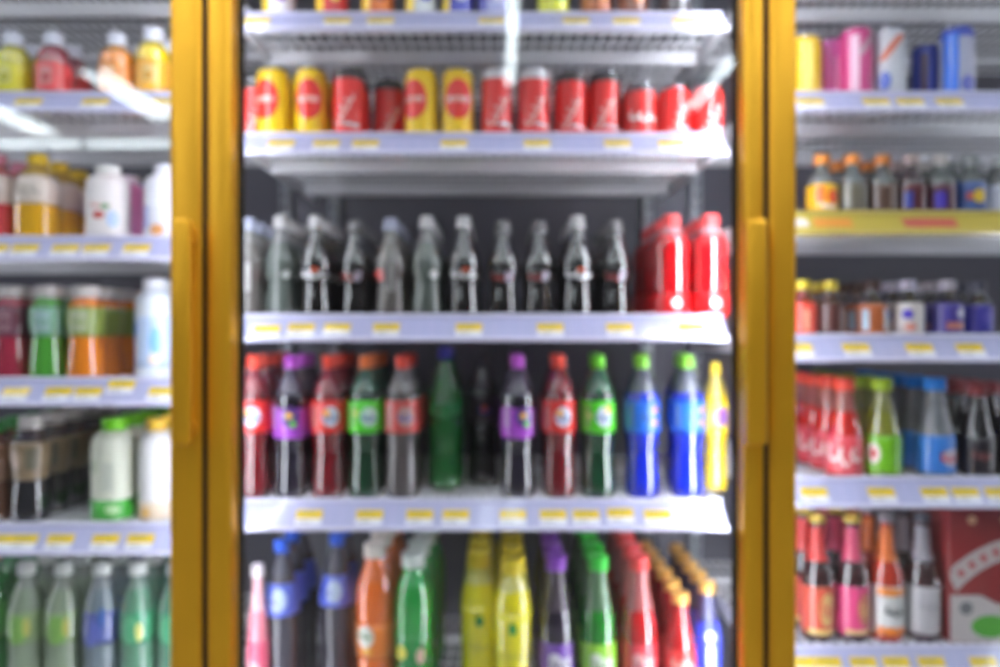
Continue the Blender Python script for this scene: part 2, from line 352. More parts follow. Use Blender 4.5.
# left door
def juice(key, c, lc, H=.124):
    K(key, lambda: bottle(key, JUICE, .0308, H, liquid(c), clear(tuple(int(v * .6 + 70) for v in c), .8), .7, plastic((226, 228, 240)), .58, .8, False, (.1, .52), paper(lc), [D(kind='rect', mt=paper(tuple(int(v * .5 + 110) for v in lc)), a=.1, z=.33, w=.02, h=.03), D(kind='disc', mt=paper(tuple(int(v * .8) for v in lc)), a=.1, z=.3, w=.014, h=.016, off=.0018)], name='juice_bottle'))
juice('yellow_juice', (206, 196, 30), (222, 214, 36)); juice('red_juice', (150, 36, 50), (222, 74, 76)); juice('orange_juice', (236, 140, 30), (240, 152, 70)); juice('mango_juice', (240, 206, 10), (246, 178, 50), .134)
def square(key, low, band, cap):
    K(key, lambda: bottle(key, BLOCK, .0335, .158, liquid(low), clear(tuple(int(v * .6 + 60) for v in low), .85), .72, plastic(cap), .5, .885, False, (.42, .74), paper(band), [D(kind='script', mt=paper(tuple(int(v * .75) for v in band)), z=.58, w=.04, h=.024, th=.004)], sq=3.2, name='juice_bottle'))
square('guava_square', (214, 62, 72), (226, 206, 196), (222, 140, 160)); square('honey_square', (232, 172, 26), (228, 212, 200), (240, 200, 40))
def milk(key, c, cap, pr, H=.138):
    K(key, lambda: bottle(key, TALLM, .0352, H, plastic(c), None, None, plastic(cap), .6, .88, False, (.08, .5), paper(c), pr, sq=2.6, name='milk_bottle'))
milk('strawberry_milk', (240, 232, 232), (240, 240, 238), [D(kind='disc', mt=paper((200, 70, 60)), a=-.05, z=.33, w=.02, h=.014), D(kind='disc', mt=paper((110, 170, 120)), a=.25, z=.44, w=.014, h=.01), D(kind='script', mt=paper((226, 170, 160)), z=.46, w=.03, h=.008, th=.004), D(kind='disc', mt=paper((190, 210, 240)), a=.6, z=.28, w=.02, h=.03)])
milk('pink_milk', (238, 140, 196), (244, 226, 236), [D(kind='disc', mt=paper((248, 200, 226)), z=.3, w=.03, h=.03)], .134)
milk('purple_milk', (150, 126, 220), (206, 196, 240), [D(kind='disc', mt=paper((200, 186, 244)), z=.3, w=.03, h=.03)], .132)
milk('white_milk', (238, 236, 246), (236, 236, 244), [D(kind='disc', mt=paper((240, 170, 110)), a=0, z=.14, w=.024, h=.02), D(kind='rect', mt=paper((176, 180, 236)), a=-.6, z=.3, w=.012, h=.04)])
def waist(key, c, lc, lc2):
    K(key, lambda: bottle(key, WAIST, .0318, .168, liquid(c), None, None, plastic((232, 226, 220)), .74, .875, False, (.46, .77), paper(lc), [D(kind='rect', mt=paper(lc2), a=.1, z=.62, w=.026, h=.036), D(kind='script', mt=paper(lc), a=.1, z=.62, w=.022, h=.014, th=.003, off=.0018)], name='juice_bottle'))
waist('berry_waist', (164, 40, 66), (110, 50, 70), (160, 120, 130)); waist('green_waist', (78, 160, 54), (120, 176, 140), (176, 206, 206)); waist('orange_waist', (232, 130, 24), (142, 160, 74), (196, 204, 170))
K('white_tall', lambda: bottle('white_tall', TALLM, .033, .182, plastic((228, 234, 244)), None, None, plastic((240, 242, 246)), .62, .88, False, (.12, .62), paper((196, 216, 246)), [D(kind='disc', mt=paper((126, 180, 238)), a=.35, z=.38, w=.02, h=.05), D(kind='rect', mt=paper((60, 110, 220)), a=-.9, z=.5, w=.012, h=.02), D(kind='disc', mt=paper((248, 220, 200)), a=.3, z=.2, w=.02, h=.02)], name='yogurt_drink_bottle'))
K('tea_dark', lambda: bottle('tea_dark', WAIST, .0325, .188, liquid((26, 26, 34)), liquid((60, 44, 44)), .8, plastic((222, 216, 210)), .62, .88, False, (.4, .76), paper((150, 128, 100)), [D(kind='disc', mt=paper((200, 170, 150)), a=-.4, z=.6, w=.026, h=.036), D(kind='rect', mt=paper((110, 104, 86)), a=.5, z=.6, w=.02, h=.04)], name='tea_bottle'))
K('tea_brown', lambda: bottle('tea_brown', WAIST, .031, .18, liquid((110, 66, 44)), None, None, plastic((60, 150, 70)), .62, .88, False, (.4, .76), paper((150, 110, 84)), [D(kind='disc', mt=paper((190, 160, 130)), z=.6, w=.026, h=.03)], name='tea_bottle'))
K('soy_green', lambda: bottle('soy_green', TALLM, .0345, .184, plastic((222, 224, 206)), None, None, plastic((122, 214, 30)),   .6, .88, False, (.03, .22), paper((64, 172, 56)), [D(kind='disc', mt=paper((190, 226, 170)), a=.4, z=.13, w=.024, h=.016)], sq=3., bprints=[D(kind='disc', mt=paper((196, 206, 180)), a=-.5, z=.55, w=.014, h=.03), D(kind='rect', mt=paper((206, 210, 196)), a=.2, z=.45, w=.02, h=.05)], name='soy_milk_bottle'))
K('soy_yellow', lambda: bottle('soy_yellow', TALLM, .0335, .184, plastic((236, 234, 234)), None, None, plastic((240, 196, 60)),   .6, .88, False, (.03, .2), paper((228, 206, 180)), [D(kind='disc', mt=paper((240, 190, 110)), a=-.3, z=.1, w=.02, h=.02)], name='soy_milk_bottle'))
def pale(key, c, lc, spots):
    K(key, lambda: bottle(key, SODA, .0312, .215, clear(c, .72), clear(tuple(int(v * .5 + 100) for v in c), .6), .8, plastic((222, 226, 220)), .5, .905, False, (.36, .62), clear(lc, .9) , [D(kind='disc', mt=paper(q), a=a, z=zz, w=.036 if i == 0 else .012, h=.05 if i == 0 else .034, off=.0011 + i * .0006) for i, (q, a, zz) in enumerate(spots)], name='water_bottle'))
pale('pale_green', (166, 184, 156), (156, 184, 130), [((130, 180, 84), .05, .48), ((190, 190, 96), .55, .5)])
pale('pale_blue', (140, 156, 166), (96, 110, 184), [((92, 104, 186), -.15, .46), ((60, 96, 166), .5, .58)])
pale('deep_green', (110, 164, 134), (70, 160, 114), [((84, 166, 120), -.1, .48), ((214, 214, 120), .45, .46)])
K('orange_green', lambda: bottle('orange_green', SODA, .031, .242, liquid((50, 140, 66)), None, None, plastic((236, 150, 40)), .5, .905, False, (.36, .62), paper((90, 170, 80)), [D(kind='disc', mt=paper((200, 220, 120)), z=.5, w=.02, h=.03)]))

# right door
def tonic(key, R, H, c, cap, lc, pr, up=None, z=(.08, .5), capr=.56):
    K(key, lambda: bottle(key, TONIC, R, H, c, up, .52 if up else None, mat(cap, .3, .25), capr, .83, False, z, paper(lc), pr, name='tonic_bottle'))
gl = clear((120, 126, 122), .75)
tonic('tonic_orange', .0265, .113, liquid((96, 60, 44)), (238, 152, 66), (246, 190, 30), [D(kind='rect', mt=paper((240, 120, 40)), a=-.5, z=.34, w=.016, h=.03), D(kind='disc', mt=paper((240, 90, 40)), a=.35, z=.3, w=.022, h=.026), D(kind='script', mt=W_, a=.1, z=.16, w=.03, h=.008, th=.003)], gl)
tonic('tonic_clear', .0262, .113, liquid((92, 84, 66)), (236, 150, 70), (104, 98, 84), [D(kind='rect', mt=paper((150, 146, 136)), a=-.6, z=.3, w=.008, h=.04)], gl)
tonic('tonic_brown', .0262, .112, liquid((74, 50, 42)), (214, 130, 60), (86, 62, 52), [D(kind='rect', mt=paper((140, 120, 110)), a=.2, z=.3, w=.008, h=.04)], gl)
tonic('tonic_maroon', .0255, .112, liquid((60, 34, 36)), (190, 170, 166), (86, 32, 38), [D(kind='rect', mt=paper((50, 60, 150)), a=-.6, z=.25, w=.014, h=.03)])
tonic('tonic_purple', .0255, .112, liquid((70, 66, 72)), (206, 200, 196), (84, 40, 60), [D(kind='rect', mt=paper((70, 50, 170)), a=-.5, z=.25, w=.018, h=.03)], gl)
tonic('tonic_blue', .0262, .11, liquid((60, 66, 76)), (150, 156, 156), (52, 84, 150), [D(kind='disc', mt=paper((226, 190, 60)), a=0, z=.32, w=.022, h=.024), D(kind='rect', mt=paper((190, 80, 60)), a=-.6, z=.32, w=.01, h=.012)], gl, (.08, .56))
tonic('tonic_white', .026, .11, liquid((150, 152, 160)), (190, 192, 196), (196, 198, 214), [D(kind='rect', mt=paper((150, 150, 190)), a=.3, z=.3, w=.012, h=.036)], gl)
tonic('shot_red', .0235, .103, liquid((120, 30, 26)), (236, 216, 70), (232, 70, 48), [D(kind='rect', mt=paper((250, 180, 150)), a=0, z=.3, w=.008, h=.036)], None, (.06, .6))
tonic('shot_brown', .025, .102, liquid((66, 40, 36)), (206, 186, 66), (84, 48, 44), [D(kind='rect', mt=paper((110, 84, 80)), a=.4, z=.3, w=.008, h=.04)], None, (.06, .6))
tonic('shot_orange', .0262, .103, liquid((40, 30, 34)), (72, 50, 46), (176, 96, 54), [D(kind='rect', mt=paper((196, 206, 214)), a=.75, z=.3, w=.016, h=.036), D(kind='rect', mt=paper((170, 190, 206)), a=-.8, z=.3, w=.014, h=.036)], None, (.06, .58))
tonic('shot_white', .026, .103, liquid((40, 34, 40)), (188, 184, 204), (216, 208, 206), [D(kind='disc', mt=paper((84, 70, 190)), a=-.5, z=.4, w=.02, h=.018), D(kind='disc', mt=paper((226, 150, 130)), a=-.3, z=.18, w=.02, h=.014)], None, (.06, .6))
tonic('shot_navy', .026, .103, liquid((36, 32, 40)), (190, 182, 196), (74, 64, 150), [D(kind='disc', mt=paper((196, 190, 216)), a=.4, z=.42, w=.018, h=.016), D(kind='rect', mt=paper((206, 130, 110)), a=0, z=.2, w=.03, h=.012)], None, (.06, .6))
tonic('shot_blue', .0245, .1, liquid((34, 34, 44)), (80, 80, 96), (60, 56, 150), [D(kind='disc', mt=paper((90, 84, 180)), z=.36, w=.018, h=.026)], None, (.06, .58))
def cone(key, c, up, cap, lc, pr, H=.176, R=.033, z=(.04, .42)):
    K(key, lambda: bottle(key, CONE, R, H, c, up, .66, plastic(cap), .56, .87, False, z, paper(lc), pr, name='glass_soda_bottle'))
cone('cone_red', liquid((206, 34, 24)), clear((190, 110, 100), .8), (244, 82, 60), (228, 84, 92), [D(kind='script', mt=paper((250, 226, 220)), a=-.5, z=.23, w=.06, h=.036, th=.007)])
cone('cone_green', liquid((128, 130, 34)), clear((150, 150, 84), .8), (160, 190, 40), (120, 190, 36), [D(kind='disc', mt=paper((236, 220, 206)), a=-.9, z=.24, w=.026, h=.036), D(kind='disc', mt=paper((206, 60, 60)), a=-.9, z=.24, w=.012, h=.018, off=.0018)])
cone('cone_clear', clear((134, 138, 142), .8), clear((160, 164, 168), .6), (34, 134, 226), (64, 130, 216), [D(kind='disc', mt=paper((206, 200, 214)), a=.35, z=.2, w=.04, h=.03), D(kind='script', mt=paper((206, 70, 80)), a=.3, z=.2, w=.04, h=.016, th=.005, off=.0018)])
cone('cone_cola', liquid((30, 26, 32)), liquid((46, 40, 44)), (150, 60, 62), (42, 36, 42), [D(kind='script', mt=paper((150, 90, 90)), a=-.2, z=.24, w=.03, h=.014, th=.004)], .166, .029)
def beer(key, c, cap, lc, pr, nl, crown=True, H=.224):
    K(key, lambda: bottle(key, BEER, .0292, H, c, None, None, mat(cap, .3, .25), .46, .935, crown, (.06, .44), paper(lc), pr, (.63, .9, paper(nl)), name='wine_cooler_bottle'))
beer('beer_red', liquid((50, 18, 22)), (240, 206, 96), (206, 84, 60), [D(kind='disc', mt=paper((226, 186, 120)), a=.35, z=.26, w=.03, h=.06), D(kind='script', mt=paper((200, 50, 50)), a=.35, z=.26, w=.024, h=.03, th=.004, off=.0018), D(kind='rect', mt=paper((240, 214, 130)), z=.085, w=.05, h=.008)], (220, 66, 62))
beer('beer_pink', liquid((60, 16, 24)), (232, 196, 90), (226, 74, 130), [D(kind='disc', mt=paper((206, 120, 96)), a=.35, z=.26, w=.03, h=.06), D(kind='script', mt=paper((236, 190, 120)), a=.35, z=.26, w=.024, h=.03, th=.004, off=.0018), D(kind='rect', mt=paper((240, 206, 140)), z=.085, w=.05, h=.008)], (226, 84, 120))
beer('beer_orange', liquid((190, 48, 22)), (150, 146, 150), (226, 226, 224), [D(kind='script', mt=paper((50, 60, 70)), a=.1, z=.25, w=.034, h=.016, th=.005), D(kind='rect', mt=paper((240, 140, 40)), z=.4, w=.056, h=.014), D(kind='rect', mt=paper((240, 130, 40)), z=.09, w=.056, h=.014)], (240, 122, 44))
beer('beer_white', liquid((56, 20, 26)), (110, 110, 122), (196, 192, 196), [D(kind='script', mt=paper((170, 164, 170)), z=.3, w=.034, h=.02, th=.004)], (176, 172, 182))

# ------------------------------------------------------------------ the setting
def structure(o): o['kind'] = 'structure'; return o
def tiles():
    m = bpy.data.materials.new('floor_tiles'); m.use_nodes = True; nt = m.node_tree; b = nt.nodes['Principled BSDF']
    t = nt.nodes.new('ShaderNodeTexBrick'); t.offset = 0; t.inputs['Scale'].default_value = 1; t.inputs['Brick Width'].default_value = .6; t.inputs['Row Height'].default_value = .6
    t.inputs['Mortar Size'].default_value = .004
    t.inputs['Color1'].default_value = (.34, .33, .31, 1); t.inputs['Color2'].default_value = (.37, .36, .34, 1); t.inputs['Mortar'].default_value = (.2, .2, .19, 1)
    tc = nt.nodes.new('ShaderNodeTexCoord'); nt.links.new(tc.outputs['Object'], t.inputs[0]); nt.links.new(t.outputs[0], b.inputs['Base Color'])
    b.inputs['Roughness'].default_value = .3
    return m
mb = MB(); mb.box(-5, 5, -7, 1.2, -.1, 0, tiles()); structure(mb.build('floor'))
mb = MB(); mb.box(-5, 5, .9, 1.0, 0, 3.0, mat((222, 222, 220), .7)); structure(mb.build('wall_back'))

# world: the rest of the bright store around the camera
w = bpy.data.worlds.new('store'); SC.world = w; w.use_nodes = True
nt = w.node_tree; bg = nt.nodes['Background']
tc = nt.nodes.new('ShaderNodeTexCoord'); sx = nt.nodes.new('ShaderNodeSeparateXYZ'); cr = nt.nodes.new('ShaderNodeValToRGB')
mr = nt.nodes.new('ShaderNodeMapRange'); mr.inputs[1].default_value = -1; mr.inputs[2].default_value = 1
nt.links.new(tc.outputs['Generated'], sx.inputs[0]); nt.links.new(sx.outputs[2], mr.inputs[0]); nt.links.new(mr.outputs[0], cr.inputs[0]); nt.links.new(cr.outputs[0], bg.inputs[0])
e = cr.color_ramp.elements
e[0].position = .3; e[0].color = (.07, .07, .08, 1); e[1].position = .85; e[1].color = (.4, .4, .4, 1)
q = e.new(.5); q.color = (.1, .1, .105, 1)
bg.inputs[1].default_value = .6

# hanging fluorescent lights, mirrored in the glass; the near rows are added unseen fill
LAMP = emit((236, 250, 255), 22.)
FILL_LAMP = emit((240, 248, 255), 17.)
def hanging_light(x, y0, y1, label, twin=False, turn=0., lamp=None):
    z = CZ + 1.6; o = empty('fluorescent_ceiling_light', (x, (y0 + y1) / 2, z), label, 'ceiling light', 'fluorescent lights over the shop aisle')
    o.rotation_euler = (0, 0, turn)
    h = abs(y1 - y0) / 2; wm = plastic((235, 235, 235)); ww = .085 if twin else .04
    mb = MB(); mb.box(-ww, ww, -h - .03, h + .03, .03, .075, wm, .006); mb.build('housing', o)
    for s in ((-.055, .055) if twin else (0,)):
        mb = MB(); mb.tube((s, -h, .005), (s, h, .005), .017 if twin and not lamp else .024, lamp or LAMP, 14); mb.build('light_tube', o)
        for q in (-h - .012, h + .012):
            mb = MB(); mb.box(s - .02, s + .02, q - .012, q + .012, -.016, .032, wm, .004); mb.build('lamp_holder', o)
    for s in (-h * .7, h * .7):
        mb = MB(); mb.tube((0, s, .075), (0, s, .7), .004, SIL, 6); mb.build('suspension_rod', o)
def refl(px, py):
    d = F * 1.6 / (333 - py)
    return (px - 500) * d / F, -(d - 1.3)
a, b = refl(510, 84), refl(513, -60); hanging_light(a[0], a[1], b[1], 'white hanging tube light mirrored upright in the middle glass door')
a, b = refl(690, 108), refl(735, 60); hanging_light((a[0] + b[0]) / 2, a[1], b[1], 'white hanging tube light mirrored slanting beside the gold frame of the middle door')
a, b = refl(172, 121), refl(87, 72); hanging_light((a[0] + b[0]) / 2, a[1], b[1], 'white hanging twin tube light mirrored slanting across the small juice bottles', True)
a, b = refl(44, 135), refl(-30, 97); hanging_light((a[0] + b[0]) / 2, a[1], b[1], 'white hanging twin tube light mirrored just under the small yellow juice bottle', True)

for pa, pb, lb in ((-58, 83, 'white hanging tube light mirrored level above the square red juice bottle'), (90, 231, 'white hanging tube light mirrored level above the strawberry milk bottle')):
    (xa, yy), (xb, _) = refl(pa, 145), refl(pb, 145); hanging_light((xa + xb) / 2, yy - (xb - xa) / 2, yy + (xb - xa) / 2, lb, False, PI / 2)
for yc in (-1.88, -.62):  # unseen fixtures added to brighten the gold frames
    for xc in (-2.3, -1.15, 0, 1.15, 2.3):
        hanging_light(xc, yc - .58, yc + .58, 'added unseen fill light with twin white tubes close to the cooler', True, 0., FILL_LAMP)
# ------------------------------------------------------------------ the cooler
GOLD = brushed((244, 180, 42), .36); GLASS = glass(); BLACK = mat((18, 17, 18), .6); LED = emit((240, 244, 255), 100.); LEDM = emit((240, 244, 255), 32.); LEDW = emit((240, 244, 255), 48.)
SHELL = mat((150, 152, 158), .5); BACKP = mat((100, 98, 108), .45); ALU = mat((176, 180, 186), .35, .6)
YF = -.04
J1 = (wx(203.6, YF)); J2 = wx(767.5, YF); DW = J2 - J1
XL, XR = J1 - DW, J2 + DW
Z0, Z1 = .14, 2.1
cooler = empty('display_cooler', ((XL + XR) / 2, .3, 0), 'three door glass fronted drinks cooler with gold metal frames', 'cooler')
def cpart(mb, name, par=cooler):
    o = mb.build(name, par)
    o.matrix_parent_inverse = par.matrix_basis.inverted() if par is cooler else par.matrix_world.inverted()
    return o
class Holder: pass
def put(mb, name, parent):      # mesh drawn in world coordinates, shifted to its parent's frame
    off = Vector((0, 0, 0)); p = parent
    while p is not None: off += p.location; p = p.parent
    mb.v = [tuple(Vector(v) - off) for v in mb.v]
    return mb.build(name, parent)
mb = MB(); mb.box(XL - .05, XR + .05, .70, .76, .02, 2.2, BACKP); put(mb, 'back_panel', cooler)
mb = MB(); mb.box(XL - .05, XL - .01, .012, .70, .1, 2.16, SHELL); put(mb, 'side_panel', cooler)
mb = MB(); mb.box(XR + .01, XR + .05, .012, .70, .1, 2.16, SHELL); put(mb, 'side_panel', cooler)
mb = MB(); mb.box(XL - .05, XR + .05, .012, .70, 2.16, 2.24, SHELL, .004); put(mb, 'top_panel', cooler)
mb = MB(); mb.box(XL - .05, XR + .05, .012, .70, .0, .1, mat((60, 60, 62), .5), .004)
for i in range(24):
    x = XL + .06 + i * (XR - XL - .12) / 23; mb.box(x - .03, x + .03, .004, .012, .03, .08, BLACK)
put(mb, 'base', cooler)
for xj in (J1, J2):
    mb = MB(); mb.box(xj - .018, xj + .018, .012, .04, .1, 2.16, mat((96, 98, 104), .4, .5), .003); m_ = put(mb, 'mullion', cooler)
    for sg in (-1, 1):
        mb = MB(); mb.box(*sorted((xj + sg * .0182, xj + sg * .0200)), .014, .034, .15, 2.1, mat((230, 230, 232), .4), .001); put(mb, 'light_holder', m_)
for xj in (XL + .02, J1 - .0262, J1 + .0262, J2 - .0262, J2 + .0262, XR - .02):
    mb = MB(); mb.tube((xj, .0222, .2), (xj, .0222, 2.05), .005, LED if xj == J2 - .0262 else LEDM if xj == J1 + .0262 else LEDW, 10); put(mb, 'light_tube', cooler)
for xj in (XL + .015, J1 - .06, J1 + .06, J2 - .06, J2 + .06, XR - .015):
    mb = MB(); mb.box(xj - .012, xj + .012, .652, .70, .1, 2.16, ALU, .002)
    for i in range(60): mb.box(xj - .003, xj + .003, .6512, .6522, .2 + i * .03, .214 + i * .03, BLACK)
    put(mb, 'shelf_upright', cooler)

def door(x0, x1, sl, sr, hx=None):
    """one glass door: x0..x1 outer edges, sl / sr stile widths"""
    d = MB()
    for a, b in ((x0, x0 + sl), (x1 - sr, x1)): d.box(a, b, YF, .004, Z0, Z1, GOLD, .009, 4)
    for a, b in ((Z0, Z0 + .07), (Z1 - .07, Z1)): d.box(x0 + sl - .002, x1 - sr + .002, YF + .003, .003, a, b, GOLD, .006, 3)
    fr = put(d, 'door', cooler)
    g = MB(); g.box(x0 + sl + .0004, x1 - sr - .0004, -.016, -.010, Z0 + .0705, Z1 - .0705, GLASS); put(g, 'glass_pane', fr)
    g = MB()
    for a, b in ((x0 + .006, x0 + sl + .006), (x1 - sr - .006, x1 - .006)): g.box(a, b, .0045, .0115, Z0 + .01, Z1 - .01, BLACK)
    for a, b in ((Z0 + .01, Z0 + .07), (Z1 - .07, Z1 - .01)): g.box(x0 + sl, x1 - sr, .0045, .0115, a, b, BLACK)
    for a in (x0 - .0031, x1 + .0001): g.box(a, a + .003, YF + .006, .004, Z0, Z1, BLACK)  # black strips paint shade into the gap between doors
    put(g, 'gasket_and_gap_shade', fr)
    if hx:
        yh = -.086; za, zb = wz(446, yh), wz(217, yh)
        g = MB(); g.box(hx[0], hx[1], yh, yh + .022, za, zb, GOLD, .008, 4)
        for z in (za + .012, zb - .034): g.box(hx[0] + .006, hx[1] - .006, yh + .014, YF + .0005, z, z + .022, GOLD, .003)
        put(g, 'handle', fr)
    return fr
G = .0035
yh = -.086
door(XL + G, J1 - G, .05, J1 - G - wx(168.5, YF), (wx(169, yh), wx(189, yh)))
door(J1 + G, J2 - G, wx(230.5, YF) - J1 - G, J2 - G - wx(744.5, YF), (wx(747, yh), wx(769, yh)))
door(J2 + G, XR - G, wx(797.5, YF) - J2 - G, .05)

# ------------------------------------------------------------------ shelves
WHITE = mat((238, 238, 242), .3, 0, .2); RAIL = mat((178, 178, 214), .3, 0, .3); RAILW = mat((212, 210, 232), .3, 0, .3)
TAGY = paper((232, 196, 16)); TAGW = paper((238, 238, 244)); TAGT = paper((150, 140, 60))
SY0, SY1 = .10, .648
TILT = math.radians(43); RH = .062
DECK = {}
def shelf(key, x0, x1, py, tags, label, promo=False):
    zr = wz(py, SY0); zd = zr - .004; DECK[key] = zd + .0006
    o = empty('wire_shelf', ((x0 + x1) / 2, .35, zd - .012), label, 'shelf', 'wire shelves of the cooler')
    mb = MB(); r = .0026; n = max(2, round((x1 - x0) / .0215))
    for i in range(n + 1):
        x = x0 + .006 + (x1 - x0 - .012) * i / n; mb.tube((x, SY0 + .004, zd - r), (x, SY1 - .01, zd - r), r, WHITE, 6)
    for y in [SY0 + .004 + (SY1 - SY0 - .014) * i / 10 for i in range(11)]: mb.tube((x0 + .004, y, zd - 3 * r), (x1 - .004, y, zd - 3 * r), r * 1.3, WHITE, 6)
    put(mb, 'wire_deck', o)
    for y, h in ((SY0 + .15, .026), (SY0 + .42, .02)):
        mb = MB(); mb.box(x0 + .004, x1 - .004, y, y + .012, zd - .008 - h, zd - 2 * r, WHITE, .003); put(mb, 'crossbar', o)
    for x in (x0, x1 - .004):
        mb = MB(); mb.box(x, x + .004, SY0 + .002, SY1, zd - .03, zd + .002, WHITE, .001, 1); put(mb, 'side_bracket', o)
    # sloping price rail
    def fr(u, s, off): # u along x, s down the slope
        return (u, SY0 - s * math.sin(TILT) - off * math.cos(TILT), zr - s * math.cos(TILT) + off * math.sin(TILT))
    def plate(mb, a, b, s0, s1, o0, o1, mt):
        c = [[fr(u, s, q) for u, s in ((a, s0), (b, s0), (b, s1), (a, s1))] for q in (o0, o1)]
        bm = bmesh.new(); vs = [bm.verts.new(p) for p in c[0] + c[1]]
        for f in ((0, 1, 2, 3), (7, 6, 5, 4), (0, 4, 5, 1), (1, 5, 6, 2), (2, 6, 7, 3), (3, 7, 4, 0)): bm.faces.new([vs[k] for k in f])
        bmesh.ops.recalc_face_normals(bm, faces=bm.faces[:]); mb.add(bm, mt); bm.free()
    mb = MB()
    main = paper((188, 168, 66)) if promo else RAIL
    plate(mb, x0, x1, 0, RH, 0, .002, main)
    edge = paper((190, 172, 96)) if promo else RAILW
    plate(mb, x0, x1, 0, .007, .002, .005, edge); plate(mb, x0, x1, RH - .006, RH, .002, .006, edge)
    if promo:
        for a, b, c in ((.01, .075, (220, 210, 200)), (.085, .15, (226, 150, 60)), (.24, .33, (196, 90, 80)), (.42, .47, (190, 130, 120)), (.56, .62, (200, 120, 110))):
            if x0 + b < x1: plate(mb, x0 + a, x0 + b, .02, .042, .002, .003, paper(c))
    else:
        k = 0; u = x0 + .012
        while u < x1 - .012:        # printed grid behind the clear strip
            plate(mb, u, u + .002, .012, RH - .01, .002, .0024, mat((160, 166, 206), .4)); u += .022
    rail = put(mb, 'price_rail', o)
    for t in tags:
        px, dz = t if isinstance(t, tuple) else (t, 0.)
        xc = wx(px, SY0 - .02); a, b = max(xc - .0225, x0 + .001), min(xc + .0225, x1 - .001)
        mb = MB(); plate(mb, a, b, .023 - dz, .040 - dz, .003, .0042, TAGY); plate(mb, a, b, .040 - dz, .052 - dz, .003, .0042, TAGW)
        plate(mb, a + .006, b - .012, .029 - dz, .032 - dz, .0042, .0046, TAGT); plate(mb, a + .006, b - .02, .044 - dz, .047 - dz, .0042, .0046, mat((150, 150, 160), .4))
        put(mb, 'price_tag', rail)
LX0, LX1 = XL + .045, J1 - .034
CX0, CX1 = wx(243, SY0), J2 - .034
RX0, RX1 = J2 + .034, XR - .045
shelf('L0', LX0, LX1, -40, [], 'empty looking white wire shelf above the small juice bottles')
shelf('L1', LX0, LX1, 93, [30, 97, 165], 'white wire shelf carrying the small white capped juice bottles')
shelf('L2', LX0, LX1, 237, [-4, 27, 67, 98, 138], 'white wire shelf carrying milk bottles and square yellow juice bottles')
shelf('L3', LX0, LX1, 378, [18, 60, 90, (120, .016), 163], 'white wire shelf carrying green and orange waisted juice bottles')
shelf('L4', LX0, LX1, 523, [0, 26, 62, 107, 142], 'white wire shelf carrying dark tea and green capped soy bottles')
shelf('L5', LX0, LX1, 690, [20, 70, 130], 'white wire shelf carrying the pale green water bottles')
shelf('C1', CX0, CX1, 13.5, [258, 338, 381, 492, 576, 626, 685], 'white wire shelf at the top of the middle door under bright mixed cans')
shelf('C2', CX0, CX1, 134, [282, 327, 366, 454, 537, 617, 671], 'white wire shelf carrying the yellow and red cans')
shelf('C3', CX0, CX1, 315, [(268, -.004), 302, 338, 387, 469, 550, 619, 691], 'white wire shelf carrying the row of dark glass cola bottles')
shelf('C4', CX0, CX1, 499, [310, 370, 420, 456, 513, 553, 586, (620, .003), 657], 'white wire shelf carrying the red purple green and blue sodas')
shelf('C5', CX0, CX1, 720, [300, 420, 520, 600], 'lowest white wire shelf of the middle door under tall soda bottles')
shelf('R0', RX0, RX1, -34, [], 'white wire shelf above the pink and blue cans')
shelf('R1', RX0, RX1, 93, [809, 875, 909, 948], 'white wire shelf carrying the pink and blue cans')
shelf('R2', RX0, RX1, 212, [], 'wire shelf with a yellow printed promotional front strip', True)
shelf('R3', RX0, RX1, 335, [798, 855, 918, 968], 'white wire shelf carrying yellow capped and white capped tonic bottles')
shelf('R4', RX0, RX1, 477, [813, 880, 933, 964, 997], 'white wire shelf carrying red green and blue capped glass bottles')
shelf('R5', RX0, RX1, 644, [800, 827, 862, 895, 930, 982], 'white wire shelf carrying gold capped bottles and a red carton')

# ------------------------------------------------------------------ the drinks
ORD = ['', 'second', 'third', 'fourth', 'fifth', 'sixth', 'seventh']
NROW = {}
def place(key, x, y, z, rot=0.):
    fn, proto = KIND[key]
    if proto is None:
        o = fn(); KIND[key][1] = o; reg(o)
        RAD.setdefault(key, RAD.get('x')); RAD[key] = RAD['x'] if RAD.get(key) is None else RAD[key]
    else: o = dup(proto)
    o.location = (x, y, z); o.rotation_euler = (0, 0, rot)
    return o
CANR = {'slim_pink_can': .0235, 'slim_blue_can': .023, 'dark_can': .0235, 'gold_can': .027}
def radius(key):
    if KIND[key][1] is None:
        o = KIND[key][0](); KIND[key][1] = o; reg(o); o['fresh'] = 1
        o.location = (0, -50, 0)
    return CANR.get(key, RAD[key] if key in RAD and not ('can' in key or key.startswith('top_')) else .0287)
USED = set()
def col(sh, key, px, n, cat, label, short=None, ref=None, group=None, k0=0, y0=.014, gap=.006, drift=0., rot=0., keys=None):
    """a column of one drink: the front one at picture column px, the others in line behind it"""
    R = radius(key); z = DECK[sh]; yf = SY0 + y0 + R
    x0 = wx(px, yf + (k0 * (2 * R + gap)))
    for k in range(n):
        kk = keys[k] if keys else key; rr = radius(kk)
        y = yf + (k0 + k) * (2 * R + gap)
        if y + rr > SY1 - .015: break
        x = x0 + drift * k
        if kk not in USED:
            o = KIND[kk][1]; USED.add(kk); del o['fresh']
        else: o = dup(KIND[kk][1])
        for q in ('group', 'label', 'category', 'fresh'):
            if q in o: del o[q]
        o.location = (x, y, z); o.rotation_euler = (0, 0, rot + random.uniform(-.08, .08) if k == 0 or cat == 'bottle' else random.uniform(-.5, .5))
        o['category'] = cat
        o['group'] = group or (GROUPS[sh])
        o['label'] = label if k == 0 else f'{short}, {ORD[k]} in line behind {ref}'
